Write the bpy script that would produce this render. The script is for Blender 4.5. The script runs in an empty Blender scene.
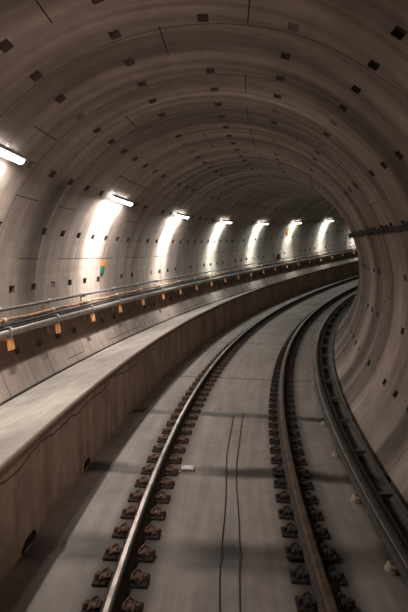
import bpy, bmesh, math, random
import numpy as np
from mathutils import Vector, Matrix
random.seed(7)
scene = bpy.context.scene
COL = scene.collection

# ------------------------------------------------------------------ alignment
K0, K1 = 0.026137, -1.8734e-5          # curvature of the track, 1/m
CANT0, CANT1 = 0.149203, -0.0034863    # banking of the cross section
G1, G2 = 0.0051982, 0.00059416         # gradient
TX, TZ, RT = -0.37186, 1.69761, 2.86648   # tunnel centre and radius in the cross section
BX, BT, FV = -1.6382, 0.77409, -0.13162   # walkway face, walkway top, slab level
S0, S1 = -2.4, 44.0
_ss = np.linspace(-6, 90, 1921)
_k = np.maximum(K0 + K1*np.clip(_ss, 0, 60), 0)
def _cum(f):
    r = np.concatenate([[0], np.cumsum((f[1:]+f[:-1])/2*np.diff(_ss))])
    return r - np.interp(0, _ss, r)
_psi = _cum(_k); _X = _cum(np.sin(_psi)); _Y = _cum(np.cos(_psi))
_Z = G1*_ss + G2*np.clip(_ss, 0, None)**2

def frame(s):
    """origin, tangent, lateral (right), up of the banked cross section at chainage s"""
    p = float(np.interp(s, _ss, _psi)); c = CANT0 + CANT1*max(s, 0)
    o = Vector((float(np.interp(s, _ss, _X)), float(np.interp(s, _ss, _Y)), float(np.interp(s, _ss, _Z))))
    L = Vector((math.cos(p), -math.sin(p), 0)); Zu = Vector((0, 0, 1))
    lat = L*math.cos(c) - Zu*math.sin(c)
    up = L*math.sin(c) + Zu*math.cos(c)
    t = Vector((math.sin(p), math.cos(p), 0))
    return o, t, lat, up
_cache = {}
def fr(s):
    q = round(s, 4)
    if q not in _cache: _cache[q] = frame(s)
    return _cache[q]
def pt(s, u, v):
    o, t, l, w = fr(s)
    return o + l*u + w*v
def ring(a, inset=0.0):
    return TX + (RT-inset)*math.cos(a), TZ + (RT-inset)*math.sin(a)
def mat_at(s, u, v, rot=0.0):
    """matrix: local x = lateral, y = along the track, z = up; rot turns the section"""
    o, t, l, w = fr(s)
    t2 = w.cross(l).normalized()
    M = Matrix((l, t2, w)).transposed().to_4x4()
    M.translation = o + l*u + w*v
    return M @ Matrix.Rotation(rot, 4, 'Y')

# ------------------------------------------------------------------ mesh helpers
class MB:
    def __init__(self): self.v, self.f, self.m, self.uv = [], [], [], []
    def box(self, c, d, mi=0, bev=0.0):
        x, y, z = c; a, b, h = d[0]/2, d[1]/2, d[2]/2
        if bev <= 0:
            n = len(self.v)
            for dz in (-h, h):
                for dx, dy in ((-a,-b),(a,-b),(a,b),(-a,b)): self.v.append((x+dx, y+dy, z+dz))
            for q in ((0,3,2,1),(4,5,6,7),(0,1,5,4),(1,2,6,5),(2,3,7,6),(3,0,4,7)):
                self.f.append([n+i for i in q]); self.m.append(mi)
        else:   # chamfered plan and top
            rings = []
            for zz, e in ((z-h, 0), (z+h-bev, 0), (z+h, bev)):
                A, B = a-e, b-e; k = bev
                rings.append([(x-A+k,y-B,zz),(x+A-k,y-B,zz),(x+A,y-B+k,zz),(x+A,y+B-k,zz),(x+A-k,y+B,zz),(x-A+k,y+B,zz),(x-A,y+B-k,zz),(x-A,y-B+k,zz)])
            self.loft(rings, mi)
    def loft(self, rings, mi=0, caps=True):
        n = len(self.v); k = len(rings[0])
        for r in rings: self.v += [tuple(p) for p in r]
        for i in range(len(rings)-1):
            for j in range(k):
                j2 = (j+1) % k
                self.f.append([n+i*k+j, n+i*k+j2, n+(i+1)*k+j2, n+(i+1)*k+j]); self.m.append(mi)
        if caps:
            self.f.append([n+j for j in range(k)][::-1]); self.m.append(mi)
            self.f.append([n+(len(rings)-1)*k+j for j in range(k)]); self.m.append(mi)
    def lathe(self, prof, n=14, mi=0, axis='z', c=(0,0,0)):
        rings = []
        for r, h in prof:
            R = []
            for i in range(n):
                a = 2*math.pi*i/n; p = (r*math.cos(a), r*math.sin(a), h)
                if axis == 'y': p = (p[0], p[2], -p[1])
                if axis == 'x': p = (p[2], p[0], p[1])
                R.append((p[0]+c[0], p[1]+c[1], p[2]+c[2]))
            rings.append(R)
        self.loft(rings, mi)
    def tube(self, pts, r, n=8, mi=0):
        pts = [Vector(p) for p in pts]; rings = []
        for i, p in enumerate(pts):
            t = (pts[min(i+1, len(pts)-1)] - pts[max(i-1, 0)]).normalized()
            a = Vector((0,0,1)) if abs(t.z) < .9 else Vector((1,0,0))
            x = t.cross(a).normalized(); y = x.cross(t)
            rings.append([p + x*r*math.cos(2*math.pi*j/n) + y*r*math.sin(2*math.pi*j/n) for j in range(n)])
        self.loft(rings, mi)
    def build(self, name, mats, parent=None, M=None, smooth=False, origin=None):
        me = bpy.data.meshes.new(name)
        vs = self.v
        if origin is not None: vs = [Vector(p)-origin for p in vs]
        me.from_pydata([tuple(p) for p in vs], [], self.f)
        if not isinstance(mats, (list, tuple)): mats = [mats]
        for m in mats: me.materials.append(m)
        me.polygons.foreach_set('material_index', self.m)
        if self.uv:
            ul = me.uv_layers.new(name='UVMap')
            li = [v for p in me.polygons for v in p.vertices]
            ul.data.foreach_set('uv', [x for v in li for x in self.uv[v]])
        bm = bmesh.new(); bm.from_mesh(me)
        bmesh.ops.recalc_face_normals(bm, faces=bm.faces) if not self.uv else None
        bm.to_mesh(me); bm.free()
        if smooth: me.polygons.foreach_set('use_smooth', [True]*len(me.polygons))
        me.update()
        o = bpy.data.objects.new(name, me); COL.objects.link(o)
        if origin is not None: o.location = origin
        if parent: o.parent = parent
        if M is not None: o.matrix_local = M
        return o

def tag(o, label=None, cat=None, group=None, kind=None):
    if label: o['label'] = label
    if cat: o['category'] = cat
    if group: o['group'] = group
    if kind: o['kind'] = kind
    return o
def empty(name, M, label, cat, group=None):
    o = bpy.data.objects.new(name, None); COL.objects.link(o)
    o.empty_display_size = .1; o.matrix_world = M
    return tag(o, label, cat, group)
def copy_tree(root, M, label=None):
    r = root.copy(); COL.objects.link(r); r.matrix_world = M
    if label: r['label'] = label
    for ch in root.children:
        c = ch.copy(); COL.objects.link(c); c.parent = r; c.matrix_parent_inverse = ch.matrix_parent_inverse.copy()
        for g in ch.children:
            d = g.copy(); COL.objects.link(d); d.parent = c
    return r
def sweep(prof, s0, s1, ds, closed=True, mb=None, mi=0, off=None):
    """carry a section profile [(u,v)..] along the track; off(s) shifts it"""
    mb = mb or MB(); n = max(2, int(round((s1-s0)/ds))+1); rings = []
    for i in range(n):
        s = s0 + (s1-s0)*i/(n-1); du, dv = off(s) if off else (0, 0)
        rings.append([pt(s, u+du, v+dv) for u, v in prof])
    if closed: mb.loft(rings, mi)
    else:
        k = len(prof); b = len(mb.v)
        for i, r in enumerate(rings):
            s = s0 + (s1-s0)*i/(n-1); d = 0
            for j, p in enumerate(r):
                if j: d += math.dist(prof[j], prof[j-1])
                mb.v.append(p); mb.uv.append((s, d))
        for i in range(n-1):
            for j in range(k-1):
                mb.f.append([b+i*k+j, b+i*k+j+1, b+(i+1)*k+j+1, b+(i+1)*k+j]); mb.m.append(mi)
    return mb
def circ(u, v, r, n=10): return [(u+r*math.cos(2*math.pi*i/n), v+r*math.sin(2*math.pi*i/n)) for i in range(n)]

# ------------------------------------------------------------------ materials
class NT:
    def __init__(self, name):
        self.m = bpy.data.materials.new(name); self.m.use_nodes = True
        self.t = self.m.node_tree; self.b = self.t.nodes['Principled BSDF']
    def n(self, typ, **kw):
        x = self.t.nodes.new(typ)
        for k, v in kw.items(): setattr(x, k, v)
        return x
    def l(self, a, b): self.t.links.new(a, b)
    def val(self, x, sock):
        if isinstance(x, (int, float)): sock.default_value = x
        else: self.l(x, sock)
    def math(self, op, a, b=0.0, c=None, clamp=False):
        x = self.n('ShaderNodeMath', operation=op); x.use_clamp = clamp
        self.val(a, x.inputs[0]); self.val(b, x.inputs[1])
        if c is not None: self.val(c, x.inputs[2])
        return x.outputs[0]
    def noise(self, vec, scale, detail=4, rough=.55, dist=0):
        x = self.n('ShaderNodeTexNoise'); x.inputs['Scale'].default_value = scale
        x.inputs['Detail'].default_value = detail; x.inputs['Roughness'].default_value = rough; x.inputs['Distortion'].default_value = dist
        if vec is not None: self.l(vec, x.inputs['Vector'])
        return x.outputs['Fac']
    def remap(self, x, a, b, c, d):
        r = self.n('ShaderNodeMapRange', interpolation_type='SMOOTHSTEP'); self.l(x, r.inputs[0])
        for i, q in enumerate((a, b, c, d)): r.inputs[i+1].default_value = q
        return r.outputs[0]
    def mix(self, fac, a, b, typ='MIX'):
        x = self.n('ShaderNodeMix', data_type='RGBA', blend_type=typ)
        self.val(fac, x.inputs[0])
        for q, sck in ((a, x.inputs[6]), (b, x.inputs[7])):
            if isinstance(q, tuple): sck.default_value = (*q, 1)
            else: self.l(q, sck)
        return x.outputs[2]
    def grey(self, x):
        c = self.n('ShaderNodeCombineColor'); 
        for i in range(3): self.l(x, c.inputs[i])
        return c.outputs[0]
    def scaled(self, vec, sx, sy, sz=1):
        m = self.n('ShaderNodeVectorMath', operation='MULTIPLY'); self.l(vec, m.inputs[0]); m.inputs[1].default_value = (sx, sy, sz)
        return m.outputs[0]
    def bump(self, h, strength, dist=.02):
        b = self.n('ShaderNodeBump'); b.inputs['Strength'].default_value = strength; b.inputs['Distance'].default_value = dist
        self.l(h, b.inputs['Height']); self.l(b.outputs[0], self.b.inputs['Normal'])
    def geo(self):
        return self.n('ShaderNodeNewGeometry').outputs['Position']
    def uv(self):
        return self.n('ShaderNodeUVMap').outputs[0]
    def sep(self, v):
        x = self.n('ShaderNodeSeparateXYZ'); self.l(v, x.inputs[0]); return x.outputs[0], x.outputs[1], x.outputs[2]
    def set(self, col=None, rough=None, metal=None, spec=None):
        if col is not None:
            if isinstance(col, tuple): self.b.inputs['Base Color'].default_value = (*col, 1)
            else: self.l(col, self.b.inputs['Base Color'])
        if rough is not None: self.val(rough, self.b.inputs['Roughness'])
        if metal is not None: self.b.inputs['Metallic'].default_value = metal
        if spec is not None: self.b.inputs['Specular IOR Level'].default_value = spec
        return self.m

def simple(name, col, rough=.6, metal=0.0, var=.25, scale=14, col2=None, spec=None):
    t = NT(name); g = t.geo(); f = t.noise(g, scale)
    c2 = col2 or tuple(x*(1-var) for x in col)
    c = t.mix(t.remap(f, .35, .68, 0, 1), col, c2)
    return t.set(c, rough, metal, spec)

def lining_material(name, gain=1.0, joint=False):
    t = NT(name); uv = t.uv(); g = t.geo(); s, k, _ = t.sep(uv)
    big = t.noise(g, .55, 5); med = t.noise(g, 3.2, 6, .6)
    ringv = t.noise(t.scaled(uv, .85, .10), 1.0, 2)          # tone changes from ring to ring
    band = t.noise(t.scaled(uv, 2.1, .07), 1.0, 3, .6)
    streak = t.noise(t.scaled(uv, 5.5, .28), 1.0, 4, .62)     # drips running down the rings
    fine = t.noise(g, 45, 3)
    base = t.mix(t.remap(big, .3, .7, 0, 1), (.325*gain, .275*gain, .245*gain), (.272*gain, .226*gain, .198*gain))
    base = t.mix(1.0, base, t.grey(t.remap(streak, .3, .72, 1.10, .80)), 'MULTIPLY')
    amt = t.remap(k, .5, 3.2, 1, .32)      # ring tones, with lit ring edges painted in, stronger on crown and right wall
    base = t.mix(amt, base, t.mix(1.0, base, t.grey(t.remap(band, .36, .64, .60, 1.30)), 'MULTIPLY'))
    base = t.mix(amt, base, t.mix(1.0, base, t.grey(t.remap(ringv, .34, .66, .62, 1.26)), 'MULTIPLY'))
    base = t.mix(1.0, base, t.grey(t.remap(med, .3, .7, 1.08, .86)), 'MULTIPLY')
    pipe_shade = t.math('MULTIPLY', t.remap(k, 5.70, 5.80, 0, 1), t.remap(k, 6.16, 6.24, 1, 0))
    base = t.mix(pipe_shade, base, t.mix(1.0, base, (.60, .47, .39), 'MULTIPLY'))   # shadow of the pipes, painted into the concrete as a brown band
    # darker ring low on the left wall
    a = t.math('MULTIPLY', t.remap(s, 6.55, 6.95, 0, 1), t.remap(s, 7.12, 7.2, 1, 0))
    b = t.math('MULTIPLY', t.remap(k, 2.8, 3.2, 0, 1), t.remap(k, 5.0, 5.6, 1, 0))
    darker = t.math('MULTIPLY', a, b)
    base = t.mix(t.math('MULTIPLY', darker, .75), base, (.07, .058, .052))
    t.bump(t.math('ADD', med, t.math('MULTIPLY', fine, .3)), .25, .012)
    return t.set(base, .82, 0, .3)

M = {}
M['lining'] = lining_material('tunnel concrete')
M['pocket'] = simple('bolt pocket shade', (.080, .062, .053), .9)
M['pocket_filled'] = simple('filled pocket mortar', (.17, .14, .12), .9)
M['joint'] = simple('open joint', (.016, .013, .012), .95)
M['ringline'] = simple('ring gasket', (.12, .10, .09), .9, var=.5, scale=3)
def floor_material():
    t = NT('track slab concrete'); uv = t.uv(); g = t.geo(); s, d, _ = t.sep(uv)
    big = t.noise(g, .8, 5); strk = t.noise(t.scaled(uv, .7, 9), 1.0, 4, .6); med = t.noise(g, 7, 5)
    c = t.mix(t.remap(big, .3, .7, 0, 1), (.31, .278, .258), (.245, .215, .197))
    c = t.mix(1.0, c, t.grey(t.remap(strk, .3, .7, 1.1, .84)), 'MULTIPLY')
    c = t.mix(1.0, c, t.grey(t.remap(med, .3, .7, 1.06, .9)), 'MULTIPLY')
    wob = t.math('MULTIPLY', t.math('SUBTRACT', t.noise(t.scaled(uv, .4, 1.6), 1.0, 3), .5), .35)
    sw = t.math('ADD', s, wob); dm = t.noise(t.scaled(uv, .25, 1.3), 1.0, 3)
    wet = None
    for c0, w in ((3.72, .24), (5.23, .15), (7.2, .12)):       # damp around the cross drains
        q = t.remap(t.math('ABSOLUTE', t.math('SUBTRACT', sw, c0)), w*.35, w*1.25, 1, 0)
        wet = q if wet is None else t.math('MAXIMUM', wet, q)
    wet = t.math('MULTIPLY', wet, t.remap(dm, .32, .6, .35, .95))
    # dark strips along the running rails, and painted shade beside the third rail
    rail_dark = None
    for c0, w in ((.90, .29), (2.43, .29), (3.22, .22)):
        q = t.remap(t.math('ABSOLUTE', t.math('SUBTRACT', d, c0)), w*.45, w*1.15, 1, 0)
        rail_dark = q if rail_dark is None else t.math('MAXIMUM', rail_dark, q)
    c = t.mix(t.math('MULTIPLY', rail_dark, .82), c, (.040, .031, .027))
    c = t.mix(wet, c, (.034, .030, .029))
    # slab joints every few metres
    jn = None
    for c0 in (9.35, 12.85, 16.9, 20.6, 24.2, 28.0):
        q = t.remap(t.math('ABSOLUTE', t.math('SUBTRACT', s, c0)), .018, .045, 1, 0)
        jn = q if jn is None else t.math('MAXIMUM', jn, q)
    c = t.mix(t.math('MULTIPLY', jn, .75), c, (.04, .035, .03))
    t.bump(med, .2, .01)
    return t.set(c, t.math('SUBTRACT', .72, t.math('MULTIPLY', wet, .25)), 0, .35)
M['floor'] = floor_material()
def bench_material(name, ca, cb, vert):
    t = NT(name); uv = t.uv(); g = t.geo()
    st = t.noise(t.scaled(uv, *( (4.5, .7) if vert else (.6, 5))), 1.0, 5, .62); big = t.noise(g, 1.3, 5, .6, .8); med = t.noise(g, 9, 5)
    c = t.mix(t.remap(st, .32, .7, 0, 1), ca, cb)
    c = t.mix(1.0, c, t.grey(t.remap(big, .3, .7, 1.12, .8)), 'MULTIPLY')
    c = t.mix(1.0, c, t.grey(t.remap(med, .3, .7, 1.05, .9)), 'MULTIPLY')
    if vert:     # a wandering hairline crack below the coping
        s, d, _ = t.sep(uv)
        y0 = t.math('ADD', .58, t.math('MULTIPLY', t.noise(t.scaled(uv, .9, 0), 1.0, 3), .42))
        q = t.remap(t.math('ABSOLUTE', t.math('SUBTRACT', d, y0)), .006, .016, 1, 0)
        c = t.mix(t.math('MULTIPLY', q, t.remap(s, 7, 10, .75, 0)), c, (.05, .034, .025))
    t.bump(med, .25, .012)
    return t.set(c, .8, 0, .3)
M['walk_top'] = bench_material('walkway slab', (.40, .375, .345), (.33, .30, .275), False)
M['walk_face'] = bench_material('walkway face', (.50, .395, .31), (.32, .235, .175), True)
M['coping'] = bench_material('walkway coping', (.25, .185, .14), (.17, .12, .09), False)
M['rail_side'] = simple('rusted rail', (.060, .038, .028), .75, .2, .5, 20)
M['rail_head'] = simple('worn steel', (.36, .31, .285), .36, .85, .4, 6)
M['rail_head_dark'] = simple('dark rail shoulder', (.055, .043, .037), .65, .15, .4, 6)
M['rail_head_brown'] = simple('brown worn steel', (.22, .155, .115), .42, .7, .4, 6)
M['plate'] = simple('rust plate', (.036, .024, .019), .9, 0, .5, 25)
M['clip'] = simple('rusty clip', (.135, .068, .046), .8, .1, .5, 30)
M['clip_dark'] = simple('dark clip', (.034, .026, .023), .8, .1, .5, 30)
M['third'] = simple('contact steel', (.24, .215, .195), .36, .8, .35, 8)
M['third_body'] = simple('conductor body', (.070, .062, .055), .6, .3, .4, 12)
M['galv'] = simple('galvanised bar', (.14, .135, .125), .5, .5, .3, 10)
M['brack'] = simple('dark bracket', (.040, .036, .032), .7, .1)
M['arm'] = simple('grey cross arm', (.12, .115, .105), .6, .2)
M['cream'] = simple('cream insulator', (.38, .32, .26), .5, 0, .25, 20)
M['lamp_body'] = simple('lamp housing', (.55, .55, .54), .5)
M['pipe'] = simple('grey conduit', (.20, .172, .150), .38, .15, .25, 8)
M['pipe_dark'] = simple('dark cable sheath', (.085, .08, .078), .5)
M['pipe_tan'] = simple('tan cable bundle', (.42, .23, .12), .6, 0, .75, 9)
M['orange'] = simple('orange foot', (.72, .33, .13), .6, 0, .25, 30)
M['pale'] = simple('pale clamp', (.62, .54, .46), .5)
M['clamp'] = simple('clamp steel', (.30, .26, .23), .45, .3)
M['sign_orange'] = simple('sign orange', (.62, .17, .02), .5, 0, .1)
M['sign_green'] = simple('sign green', (.012, .13, .07), .5, 0, .15)
M['white'] = simple('white plate', (.62, .60, .58), .4, 0, .1)
M['hole'] = simple('drain dark', (.010, .008, .008), .95)
M['cable'] = simple('black cable', (.018, .015, .014), .6)
def emis(name, col, st):
    t = NT(name); t.b.inputs['Emission Color'].default_value = (*col, 1); t.b.inputs['Emission Strength'].default_value = st
    return t.set((.9, .9, .9), .4)
M['tube'] = emis('fluorescent tube', (1.0, .97, .93), 9)

# ------------------------------------------------------------------ tunnel lining: rings with bolt pockets and open joints
KA = {-9:-.99,-8:-.70,-7:-.43,-6:-.15,-5:.12,-4:.39,-3:.668,-2:.955,-1:1.232,0:1.525,1:1.826,2:2.135,3:2.448,4:2.762,5:3.08,6:3.395,7:3.71,8:4.02}
KP = {-9:4.0,-8:4.0,-7:4.0,-6:4.02,-5:4.02,-4:4.12,-3:4.25,-2:4.40,-1:4.456,0:4.578,1:4.66,2:4.70,3:4.69,4:4.66,5:4.64,6:4.58,7:4.55,8:4.55}
PITCH = .623
kx = sorted(KA); ka = [KA[k] for k in kx]; kp = [KP[k] for k in kx]
# smooth interpolation so that the lining stays round
def ang(k): return float(np.interp(k, kx, ka))
def pha(k): return float(np.interp(k, kx, kp))
DASH = {(-.5,-1),(-.5,2),(-.5,4),(-.5,6),(.5,0),(.5,6),(1.5,-2),(1.5,3),(2.5,1),(3.5,2),(3.5,4),(4.5,6),(4.5,8),(4.5,10),(-2.5,5),(3.5,-1),(4.5,3)}
rj = random.Random(3)
for kk in [x+.5 for x in range(-8, 8)]:
    for j in range(5, 64):
        if rj.random() < (.3 if kk > -2 else .14): DASH.add((kk, j))
PW, PL, JW = .060, .118, .0075
def lining(name, k0, k1):
    """k0, k1 are half-integers: the strip runs from joint to joint"""
    K = []; k = k0
    while k < k1-1e-6:
        K += [(k, 'a'), (k+JW, 'b'), (k+.27, 'c'), (k+.5-PW, 'd'), (k+.5+PW, 'e'), (k+.73, 'f'), (k+1-JW, 'g')]
        k += 1
    K.append((k1, 'a'))
    J0, J1 = -11, 63
    J = []
    for j in range(J0, J1):
        J += [(j-PL, 'p'), (j+PL, 'q')]
        if j % 2 == 0: J += [(j+.17, 'r'), (j+.20, 's')]
        J += [(j+.5, 'm')]
    mb = MB(); nk = len(K)
    for jj, _ in J:
        for kk, _ in K:
            u, v = ring(ang(kk)); s = pha(kk) + PITCH*jj
            mb.v.append(pt(s, u, v)); mb.uv.append((s, kk))
    rr = random.Random(hash((k0, k1)) % 1000)
    for b in range(len(J)-1):
        for a in range(nk-1):
            q = [b*nk+a, b*nk+a+1, (b+1)*nk+a+1, (b+1)*nk+a]
            kk, kt = K[a]; jj, jt = J[b]
            if kt == 'd' and jt == 'p':
                kc = kk+PW; jc = round(jj+PL)
                x = rr.random(); depth = .05 if x < .72 else (.012 if x < .9 else .004)
                base = len(mb.v)
                cor = [(K[a][0], J[b][0]), (K[a+1][0], J[b][0]), (K[a+1][0], J[b+1][0]), (K[a][0], J[b+1][0])]
                for ck, cj in cor:
                    ck2 = kc + (ck-kc)*.86; cj2 = jc + (cj-jc)*.86
                    u, v = ring(ang(ck2), -depth); s = pha(ck2) + PITCH*cj2
                    mb.v.append(pt(s, u, v)); mb.uv.append((s, ck2))
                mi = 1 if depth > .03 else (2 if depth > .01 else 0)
                for e in range(4):
                    e2 = (e+1) % 4
                    mb.f.append([q[e], q[e2], base+e2, base+e]); mb.m.append(mi)
                mb.f.append([base, base+1, base+2, base+3]); mb.m.append(mi)
                continue
            mi = 0
            if jt == 'r': mi = 3
            if kt in 'ag':
                kj = kk if kt == 'a' else kk+JW
                kj = round(kj-.5)+.5
                jc = math.floor(jj-PL+1e-6)
                if (kj, jc) in DASH: mi = 4
            mb.f.append(q); mb.m.append(mi)
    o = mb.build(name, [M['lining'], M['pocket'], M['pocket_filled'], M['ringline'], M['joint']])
    return tag(o, kind='structure')
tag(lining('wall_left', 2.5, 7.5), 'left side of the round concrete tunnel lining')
tag(lining('ceiling', -1.5, 2.5), 'crown of the round concrete tunnel lining')
tag(lining('wall_right', -8.5, -1.5), 'right side of the round concrete tunnel lining')

# ------------------------------------------------------------------ track slab
def floor_obj():
    mb = MB(); cuts = []
    s = S0
    while s < S1: cuts.append(s); s += .06 if s < 8 else .35
    us = [-1.72, -1.5, -1.1, -.93, -.49, -.1, 0, .3, .49, .93, 1.2, 1.35, 1.6, 1.95]
    for s in cuts:
        dip = sum(.028*math.exp(-((s-c)/.07)**2) for c in (3.72, 5.23))
        for u in us: mb.v.append(pt(s, u, FV-dip)); mb.uv.append((s, u+1.64))
    k = len(us)
    for i in range(len(cuts)-1):
        for j in range(k-1):
            mb.f.append([i*k+j, i*k+j+1, (i+1)*k+j+1, (i+1)*k+j]); mb.m.append(0)
    return tag(mb.build('floor', M['floor'], smooth=True), 'concrete track slab between walkway and right wall', kind='structure')
floor_obj()

# ------------------------------------------------------------------ raised side walkway
bu, bv = ring(3.60)
tp = sweep([(BX-.008, BT-.003), (BX-.5, BT-.006+(bv-BT)*.42), (bu-.06, bv-.02)], S0, S1, .3, closed=False)
tag(tp.build('walkway', M['walk_top'], smooth=True), 'raised pale concrete walkway along the left wall', kind='structure')
fc = sweep([(BX, FV-.03), (BX, .25), (BX, BT-.07)], S0, S1, .3, closed=False)
tag(fc.build('trim_1', M['walk_face'], smooth=True), 'brown-stained vertical face of the raised walkway', kind='structure')
cp = sweep([(BX-.002, BT-.080), (BX+.022, BT-.072), (BX+.022, BT-.02), (BX+.010, BT-.001), (BX-.012, BT), (BX-.02, BT-.02)], S0, S1, .3, closed=False)
tag(cp.build('trim_2', M['coping']), 'brownish coping strip along the walkway edge', kind='structure')
sk = sweep([(bu+.012, bv-.01), (bu+.03, bv+.002), (bu+.012, bv+.03)], S0, S1, .3, closed=False)
tag(sk.build('trim_3', M['joint']), 'dark gap where the walkway meets the tunnel wall', kind='structure')
for s, w, lab in ((3.73, .30, 'dark drain opening at the walkway foot, nearer of the two'), (5.21, .24, 'dark drain opening at the walkway foot, farther of the two')):
    E0 = empty('drain_opening', mat_at(s, BX, FV), lab, 'drain')
    mb = MB(); mb.loft([[(x, y, z) for y, z in ((-w/2,0),(w/2,0),(w/2,.05),(w*.28,.09),(-w*.28,.09),(-w/2,.05))] for x in (-.05, .004)]); mb.build('mouth', M['hole'], E0)
    mb = MB(); mb.tube([(.005,-w/2-.012,0),(.005,-w/2-.012,.055),(.005,-w*.3,.10),(.005,w*.3,.10),(.005,w/2+.012,.055),(.005,w/2+.012,0)], .006, 6); mb.build('rim', M['walk_face'], E0)

# ------------------------------------------------------------------ running rails and their fasteners
G = .7525
def rail_prof(u0, hw=.035, top=0.0):
    body = [(-.070,-.105),(.070,-.105),(.070,-.095),(.018,-.078),(.010,-.066),(.010,-.040),(.030,-.030),(-.030,-.030),(-.010,-.040),(-.010,-.066),(-.018,-.078),(-.070,-.095)]
    head = [(-hw,-.031),(hw,-.031),(hw,-.010),(hw-.007,-.002),(hw-.016,0),(-hw+.016,0),(-hw+.007,-.002),(-hw,-.010)]
    return [(u0+u, v+top) for u, v in body], [(u0+u, v+top) for u, v in head]
for side, u0 in (('left', -G), ('right', G)):
    E0 = empty('running_rail', mat_at(1.0, u0, FV), f'{side} running rail curving away, '+('with a bright worn head' if side == 'left' else 'with a brown worn head, nearer the third rail'), 'rail')
    inv = E0.matrix_world.inverted()
    b, h = rail_prof(u0)
    for prof, nm, mt in ((b, 'rail_web', M['rail_side']), (h, 'rail_head', M['rail_head_dark'] if side == 'left' else M['rail_head_brown'])):
        mb = sweep(prof, -1.5, 40, .25); mb.v = [inv @ Vector(p) for p in mb.v]
        o = mb.build(nm, mt, E0, smooth=False)
        if nm == 'rail_head': o['label'] = 'dark shoulder of the rail head' if side == 'left' else 'brown worn rail head'
    ba, bb = (-.020, .012) if side == 'left' else (-.030, -.018)
    mb = sweep([(u0+ba, -.006), (u0+bb, -.006), (u0+bb, .0012), (u0+ba, .0012)], -1.5, 40, .25); mb.v = [inv @ Vector(p) for p in mb.v]
    mb.build('running_band', M['rail_head'], E0)['label'] = 'bright worn running band'
def fastener(u0, label, group, clipm, full):
    Mx = mat_at(3, u0, FV)
    if full:
        E0 = empty('rail_fastener', Mx, label, 'rail fastener', group)
        mb = MB(); mb.box((0, 0, .010), (.42, .155, .020), bev=.007); mb.build('base_plate', M['plate'], E0)
        for sd in (-1, 1):
            mb = MB(); mb.tube([(sd*.155,-.05,.030),(sd*.155,.045,.040),(sd*.115,.06,.058),(sd*.085,.02,.045),(sd*.085,-.035,.042),(sd*.12,-.05,.050)], .012, 6)
            mb.box((sd*.125, 0, .030), (.05, .06, .035), bev=.008)
            c = mb.build('spring_clip', clipm, E0, smooth=False)
            mb = MB(); mb.lathe([(.026, .018), (.026, .030), (.019, .034), (.019, .052), (.010, .056)], 6, c=(sd*.185, 0, 0)); mb.build('anchor_bolt', clipm, c)
        return E0
    mb = MB(); mb.box((0, 0, .010), (.42, .155, .020), bev=.007)
    for sd in (-1, 1): mb.box((sd*.125, 0, .036), (.06, .10, .04), bev=.01)
    o = mb.build('rail_fastener', M['plate']); o.matrix_world = Mx
    return tag(o, label, 'rail fastener', group)
for side, u0, clipm in (('left', -G, M['clip']), ('right', G, M['clip_dark'])):
    lab = f'dark rusty fastener plate gripping the foot of the {side} running rail'
    grp = f'fasteners along the {side} running rail'
    a = fastener(u0, lab, grp, clipm, True); b = fastener(u0, lab, grp, clipm, False)
    ua = ub = False
    for i in range(-1, 104):
        s = 3.053 + .3023*i + (0 if side == 'left' else .12)
        if s > 33: break
        Mx = mat_at(s, u0, FV)
        if s < 12.5:
            if not ua: a.matrix_world = Mx; ua = True
            else: copy_tree(a, Mx)
        else:
            if not ub: b.matrix_world = Mx; ub = True
            else: copy_tree(b, Mx)

# ------------------------------------------------------------------ third rail, side bar and insulator brackets
TU = 1.43
E0 = empty('conductor_rail', mat_at(1.0, TU, FV), 'grey third rail with a bright contact edge, beside the right wall', 'third rail')
inv = E0.matrix_world.inverted()
def part_sweep(prof, nm, mt, lab=None, s0=-1.5, s1=40, ds=.25):
    mb = sweep(prof, s0, s1, ds); mb.v = [inv @ Vector(p) for p in mb.v]
    o = mb.build(nm, mt, E0)
    if lab: o['label'] = lab
part_sweep([(TU-.045,.040),(TU+.045,.040),(TU+.045,.010),(TU+.014,.000),(TU+.014,-.045),(TU+.05,-.060),(TU+.05,-.072),(TU-.05,-.072),(TU-.05,-.060),(TU-.014,-.045),(TU-.014,0),(TU-.045,.010)], 'conductor_body', M['third_body'])
part_sweep([(TU-.040,.040),(TU+.012,.040),(TU+.012,.052),(TU-.030,.055),(TU-.040,.050)], 'contact_strip', M['third'], 'bright worn contact strip')
part_sweep([(TU+.052,.000),(TU+.135,-.018),(TU+.135,-.030),(TU+.052,-.012)], 'side_flange', M['brack'])
sb = sweep([(1.715,-.045),(1.745,-.045),(1.745,-.012),(1.735,-.004),(1.720,-.004),(1.715,-.012)], -1.5, 40, .25)
tag(sb.build('side_bar', M['galv'], origin=pt(1, 1.73, -.03)), 'thin galvanised bar running between third rail and right wall', 'bar')
Mx = mat_at(3, TU, FV)
E1 = empty('insulator_bracket', Mx, 'cream insulator with dark cross arm carrying the third rail', 'insulator', 'insulator brackets along the third rail')
mb = MB(); mb.lathe([(.060,0),(.066,.010),(.046,.018),(.058,.028),(.042,.036),(.052,.046),(.030,.056)], 14, c=(-.055, 0, 0)); mb.build('insulator', M['cream'], E1, smooth=False)
mb = MB(); mb.loft([[(x, y, z) for y, z in ((-.022,zb),(.022,zb),(.022,zt),(-.022,zt))] for x, zb, zt in ((-.08,.046,.062),(.03,.046,.062),(.12,.03,.085),(.20,.05,.098),(.31,.080,.100))]); mb.build('cross_arm', M['arm'], E1)
mb = MB(); mb.box((.12, 0, .008), (.30, .10, .016), bev=.006); mb.build('foot_plate', M['plate'], E1)
mb = MB(); mb.loft([[(x, y, z) for x, z in ((.19,.016),(.22,.016),(.30,.085),(.27,.085))] for y in (-.02, .02)]); mb.build('brace', M['arm'], E1)
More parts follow.
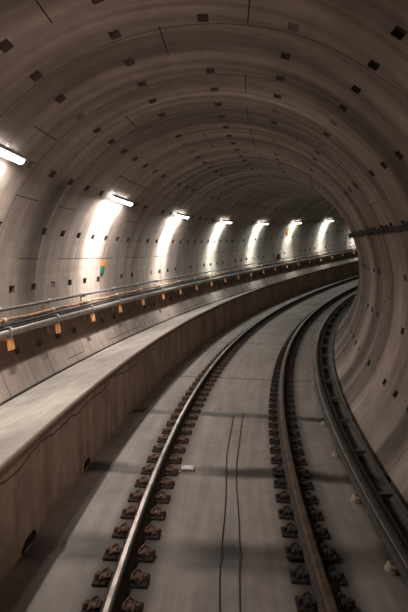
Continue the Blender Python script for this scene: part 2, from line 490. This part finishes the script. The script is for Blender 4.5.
for i in range(-2, 24):
    s = 4.72 + 1.11*i; Mx = mat_at(s, TU, FV)
    if i == -2: E1.matrix_world = Mx
    else: copy_tree(E1, Mx)

# ------------------------------------------------------------------ small things on the slab
for u0, s1, lab, ph in ((.01, 7.2, 'left one of two thin dark cables lying between the rails', 0), (.145, 7.4, 'right one of two thin dark cables lying between the rails', 1.3)):
    mb = MB(); mb.tube([pt(s, u0 + .012*math.sin(s*1.7+ph) + .008*math.sin(s*3.1+ph), FV+.008 if all(abs(s-c) > .2 for c in (3.72, 5.23)) else FV+.006) for s in np.arange(-1, s1, .12)], .0048, 6)
    tag(mb.build('floor_cable', M['cable'], smooth=True), lab, 'cable')
E2 = empty('floor_marker', mat_at(5.30, -.44, FV-.004), 'small pale square marker plate on the slab beside the left rail', 'marker')
mb = MB(); mb.box((0, 0, .010), (.15, .085, .022), bev=.006); mb.build('plate', M['white'], E2)
mb = MB()
for x in (-.05, .05): mb.lathe([(.009, .019), (.009, .026), (.005, .029)], 8, c=(x, 0, 0))
mb.build('screws', M['clamp'], E2)

# ------------------------------------------------------------------ pipes and cables on the left wall
def wall_line(name, a, inset, r, mt, label, cat, s0=S0, s1=S1, n=10, wob=0):
    u, v = ring(a, inset)
    mb = sweep(circ(u, v, r, n), s0, s1, .15 if wob else .3, off=(lambda s: (0, wob*math.sin(s*4.4)*abs(math.sin(s*2.2)))) if wob else None)
    return tag(mb.build(name, mt, smooth=True, origin=pt(4, u, v)), label, cat)
wall_line('conduit_pipe', 3.285, .185, .064, M['pipe'], 'thick grey conduit pipe along the left wall, lowest line above the walkway', 'pipe')
wall_line('power_cable', 3.222, .165, .024, M['pipe_tan'], 'tan cable running just above the thick conduit on the left wall', 'cable', wob=.010)
wall_line('signal_cable', 3.246, .175, .016, M['cable'], 'black cable tucked between thick conduit and tan cable', 'cable', wob=.006)
wall_line('thin_conduit', 3.168, .125, .025, M['pipe_dark'], 'thin dark pipe, topmost line along the left wall', 'pipe')
tr = sweep([ring(3.257, -.01), ring(3.257, .235), ring(3.262, .235), ring(3.262, -.01)], S0, S1, .3)  # unseen ledge, added to keep lamp light off the wall below
tag(tr.build('shade_ledge', M['brack'], origin=pt(4, *ring(3.26, .1))), 'flat dark shade ledge on the left wall behind the thick conduit, added to block lamp light', 'shade ledge')
# bracket that carries the lines: local x = out of the wall
def wall_M(s, a, inset=0.0):
    u, v = ring(a, inset); o, t, l, w = fr(s)
    x = -(l*math.cos(a) + w*math.sin(a)); z = (l*math.sin(a) - w*math.cos(a))   # x into the room, z up the left wall
    y = z.cross(x)
    Mm = Matrix((x, y, z)).transposed().to_4x4(); Mm.translation = pt(s, u, v)
    return Mm
A0 = 3.283
def up(a): return (A0-a)*(RT-.12)
E3 = empty('pipe_bracket', wall_M(4, A0), 'wall bracket with pale clamps and orange foot under the thick conduit', 'bracket', 'pipe brackets along the left wall')
mb = MB(); mb.box((.012, 0, .10), (.024, .05, .62)); mb.box((.06, 0, .0), (.12, .045, .03)); mb.box((.07, 0, up(3.222)-.040), (.15, .04, .02)); mb.box((.06, 0, up(3.168)-.040), (.13, .04, .02)); mb.build('back_plate', M['clamp'], E3)
mb = MB()
Rg = []
for i in range(17):
    t = math.radians(-150 + 300*i/16); Rg.append((.185+.070*math.cos(t), 0, .070*math.sin(t)))
mb.loft([[ (p[0]+dx*math.cos(math.radians(-150+300*i/16)), dy, p[2]+dx*math.sin(math.radians(-150+300*i/16))) for dx, dy in ((0,-.028),(.012,-.028),(.012,.028),(0,.028))] for i, p in enumerate(Rg)])
mb.build('pipe_clamp', M['clamp'], E3)
mb = MB(); mb.loft([[(x, y, z) for x, y in ((.01,-.04),(.21,-.04),(.21,.04),(.01,.04))] for x0, z in ((0,-.070),(0,-.10))]); mb.loft([[(x, y, z) for y, z in ((-.07,-.245),(.07,-.245),(.07,-.078),(-.07,-.078))] for x in (.185, .212)]); mb.build('foot', M['orange'], E3)
mb = MB(); mb.lathe([(.030,-.035),(.036,-.02),(.036,.02),(.030,.035)], 12, axis='y', c=(.125, 0, up(3.168))); mb.build('pale_clamp', M['pale'], E3)
mb = MB(); mb.lathe([(.032,-.03),(.038,-.016),(.038,.016),(.032,.03)], 12, axis='y', c=(.165, 0, up(3.222))); mb.build('pale_clamp', M['pale'], E3)
for i in range(-3, 22):
    s = 6.02 + 1.395*i; Mx = wall_M(s, A0)
    if i == -3: E3.matrix_world = Mx
    else: copy_tree(E3, Mx)

# ------------------------------------------------------------------ signs and boxes on the left wall
E4 = empty('safety_sign', wall_M(9.78, 2.985), 'small orange and green sign on the left wall under the second lamp', 'sign')
mb = MB(); mb.box((.02, 0, .065), (.03, .15, .105)); mb.build('orange_plate', M['sign_orange'], E4)['label'] = 'orange upper plate'
mb = MB(); mb.box((.02, 0, -.075), (.03, .14, .145)); mb.build('green_plate', M['sign_green'], E4)['label'] = 'green lower plate'
mb = MB(); mb.box((.012, 0, 0), (.012, .03, .34)); mb.build('mount_strip', M['clamp'], E4)
E4 = empty('orange_sign', wall_M(25.75, 2.64), 'orange plate on the far left wall just below the sixth lamp', 'sign')
mb = MB(); mb.box((.03, 0, 0), (.03, .30, .34)); mb.build('plate', M['sign_orange'], E4)
mb = MB(); mb.box((.012, 0, 0), (.024, .06, .42)); mb.build('mount_strip', M['clamp'], E4)
E4 = empty('junction_box', wall_M(24.85, 3.15), 'small dark box above the pipes on the far left wall', 'box')
mb = MB(); mb.box((.14, 0, .07), (.14, .24, .26)); mb.build('case', M['brack'], E4)
mb = MB(); mb.box((.215, 0, .07), (.012, .20, .22)); mb.build('lid', M['pipe_dark'], E4)
mb = MB(); mb.tube([(.12, .0, -.06), (.12, .0, -.2)], .02, 8); mb.build('cable_entry', M['cable'], E4)

# ------------------------------------------------------------------ cables on the right wall
for a, lab in ((.388, 'upper dark cable along the right wall'), (.369, 'lower dark cable along the right wall')):
    wall_line('armoured_cable', a, .06, .019, M['cable'], lab, 'cable', s0=-1.5, s1=30, n=8, wob=.016)
def wall_MR(s, a):
    u, v = ring(a); o, t, l, w = fr(s)
    x = -(l*math.cos(a) + w*math.sin(a)); z = (-l*math.sin(a) + w*math.cos(a)); y = z.cross(x)
    Mm = Matrix((x, y, z)).transposed().to_4x4(); Mm.translation = pt(s, u, v); return Mm
E5 = empty('cable_clamp', wall_MR(5, .379), 'dark clamp holding the two cables on the right wall', 'clamp', 'cable clamps on the right wall')
mb = MB(); mb.box((.010, 0, 0), (.020, .04, .13)); mb.build('back_plate', M['brack'], E5)
mb = MB(); mb.box((.088, 0, 0), (.010, .03, .11)); mb.box((.05, 0, .055), (.085, .03, .010)); mb.box((.05, 0, -.055), (.085, .03, .010)); mb.build('strap', M['pipe_dark'], E5)
for i in range(0, 14):
    s = 5.0 + 1.246*i; Mx = wall_MR(s, .379)
    if i == 0: E5.matrix_world = Mx
    else: copy_tree(E5, Mx)

# ------------------------------------------------------------------ wall lamps
LA, LI, LL = 2.432, .13, 1.02
lamp_labels = ['nearest glowing wall lamp on the left wall, cut off by the picture edge',
 'second nearest wall lamp, above the orange and green sign',
 'third nearest wall lamp, right after the one above the orange and green sign',
 'fourth nearest wall lamp along the left wall',
 'fifth nearest wall lamp along the left wall',
 'sixth nearest wall lamp, with an orange plate in its beam',
 'farthest fully visible wall lamp, right after the one with the orange plate',
 'last wall lamp, hidden behind the right wall curve except for its glow']
E6 = None
def lamp_build(Mx, lab):
    E = empty('tunnel_lamp', Mx, lab, 'wall lamp', 'fluorescent lamps along the left wall')
    mb = MB(); mb.loft([[(x, y, z) for x, z in ((LI-.05,.035),(LI+.05,.035),(LI+.04,.055),(LI-.04,.055))] for y in (-LL/2, LL/2)]); mb.build('housing', M['lamp_body'], E)
    mb = MB(); mb.lathe([(.034,-LL/2),(.048,-LL/2+.02),(.048,LL/2-.02),(.034,LL/2)], 14, axis='y', c=(LI, 0, -.010)); mb.build('tube', M['tube'], E, smooth=False)
    for y in (-1, 1):
        mb = MB(); mb.box((LI, y*(LL/2-.010), .012), (.085, .012, .07)); mb.build('end_cap', M['lamp_body'], E)
        mb = MB(); mb.box((LI/2, y*.3, .058), (LI, .025, .012)); mb.box((.006, y*.3, .058), (.012, .04, .05)); mb.build('arm', M['lamp_body'], E)
    return E
lamp_s = [5.47, 9.70, 13.85, 18.12, 22.36, 26.5, 30.65, 34.8]
def area(name, Mx, power, sx, sy, spread, col):
    L = bpy.data.lights.new(name, 'AREA'); L.shape = 'RECTANGLE'; L.size = sx; L.size_y = sy
    L.energy = power; L.spread = math.radians(spread); L.color = col
    o = bpy.data.objects.new(name, L); COL.objects.link(o); o.matrix_world = Mx
    return o
for i, sr in enumerate(lamp_s):
    Mx = wall_M(sr-LL/2, LA)
    if E6 is None: E6 = lamp_build(Mx, lamp_labels[0])
    else: copy_tree(E6, Mx, lamp_labels[i])
    # light leaves the open underside, leaning to the wall below (area lamps shine along their -z)
    tilt = Matrix.Rotation(math.radians(9), 4, 'Y')
    warm = (1.0, .91, .82) if i < 2 else ((1.0, .95, .88) if i < 3 else (.94, 1.0, .91))
    area('lamp_light', Mx @ Matrix.Translation((LI, 0, -.05)) @ tilt, 68, .07, .68, 40, warm)
    area('lamp_throw', Mx @ Matrix.Translation((LI, 0, -.058)) @ Matrix.Rotation(math.radians(-13), 4, 'Y'), 24, .07, .66, 50, warm)
    area('lamp_fill', Mx @ Matrix.Translation((LI+.02, 0, -.055)) @ Matrix.Rotation(math.radians(-30), 4, 'Y'), (104, 94, 66, 42, 36, 34, 34, 34)[i], .07, LL-.1, 178, warm)

# unseen train light, aimed as warm fill at the left wall
def spot(name, loc, target, power, ang_, blend, col, r=.12):
    L = bpy.data.lights.new(name, 'SPOT'); L.energy = power; L.spot_size = math.radians(ang_); L.spot_blend = blend; L.color = col; L.shadow_soft_size = r
    o = bpy.data.objects.new(name, L); COL.objects.link(o); o.location = loc
    o.rotation_euler = (Vector(target)-Vector(loc)).to_track_quat('-Z', 'Y').to_euler(); return o
spot('train_fill', pt(.4, -.1, 2.7), pt(7.5, -2.5, 2.3), 300, 84, 1.0, (1.0, .75, .63))

spot('train_fill', pt(.2, .5, 1.3), pt(7.5, -1.6, .1), 75, 66, 1.0, (1.0, .80, .70))  # low fill, added to lift the shade beside the walkway

# ------------------------------------------------------------------ world, camera, view
w = bpy.data.worlds.new('World'); scene.world = w; w.use_nodes = True
w.node_tree.nodes['Background'].inputs[0].default_value = (.5, .45, .42, 1)
w.node_tree.nodes['Background'].inputs[1].default_value = .0
cam = bpy.data.cameras.new('camera'); co = bpy.data.objects.new('camera', cam); COL.objects.link(co)
cam.sensor_fit = 'VERTICAL'; cam.sensor_height = 36; cam.lens = 465.807/612*36; cam.clip_start = .05; cam.clip_end = 300
y, p, r = .0360796, -.0781242, .1245952
F = Vector((math.sin(y)*math.cos(p), math.cos(y)*math.cos(p), math.sin(p)))
R0 = Vector((math.cos(y), -math.sin(y), 0)); U0 = R0.cross(F)
R = R0*math.cos(r) - U0*math.sin(r); U = R.cross(F)
Mc = Matrix((R, U, -F)).transposed().to_4x4(); Mc.translation = pt(0, -.18888, 2.26673)
co.matrix_world = Mc
scene.camera = co
scene.view_settings.view_transform = 'Standard'
scene.view_settings.look = 'None'
scene.view_settings.exposure = 0
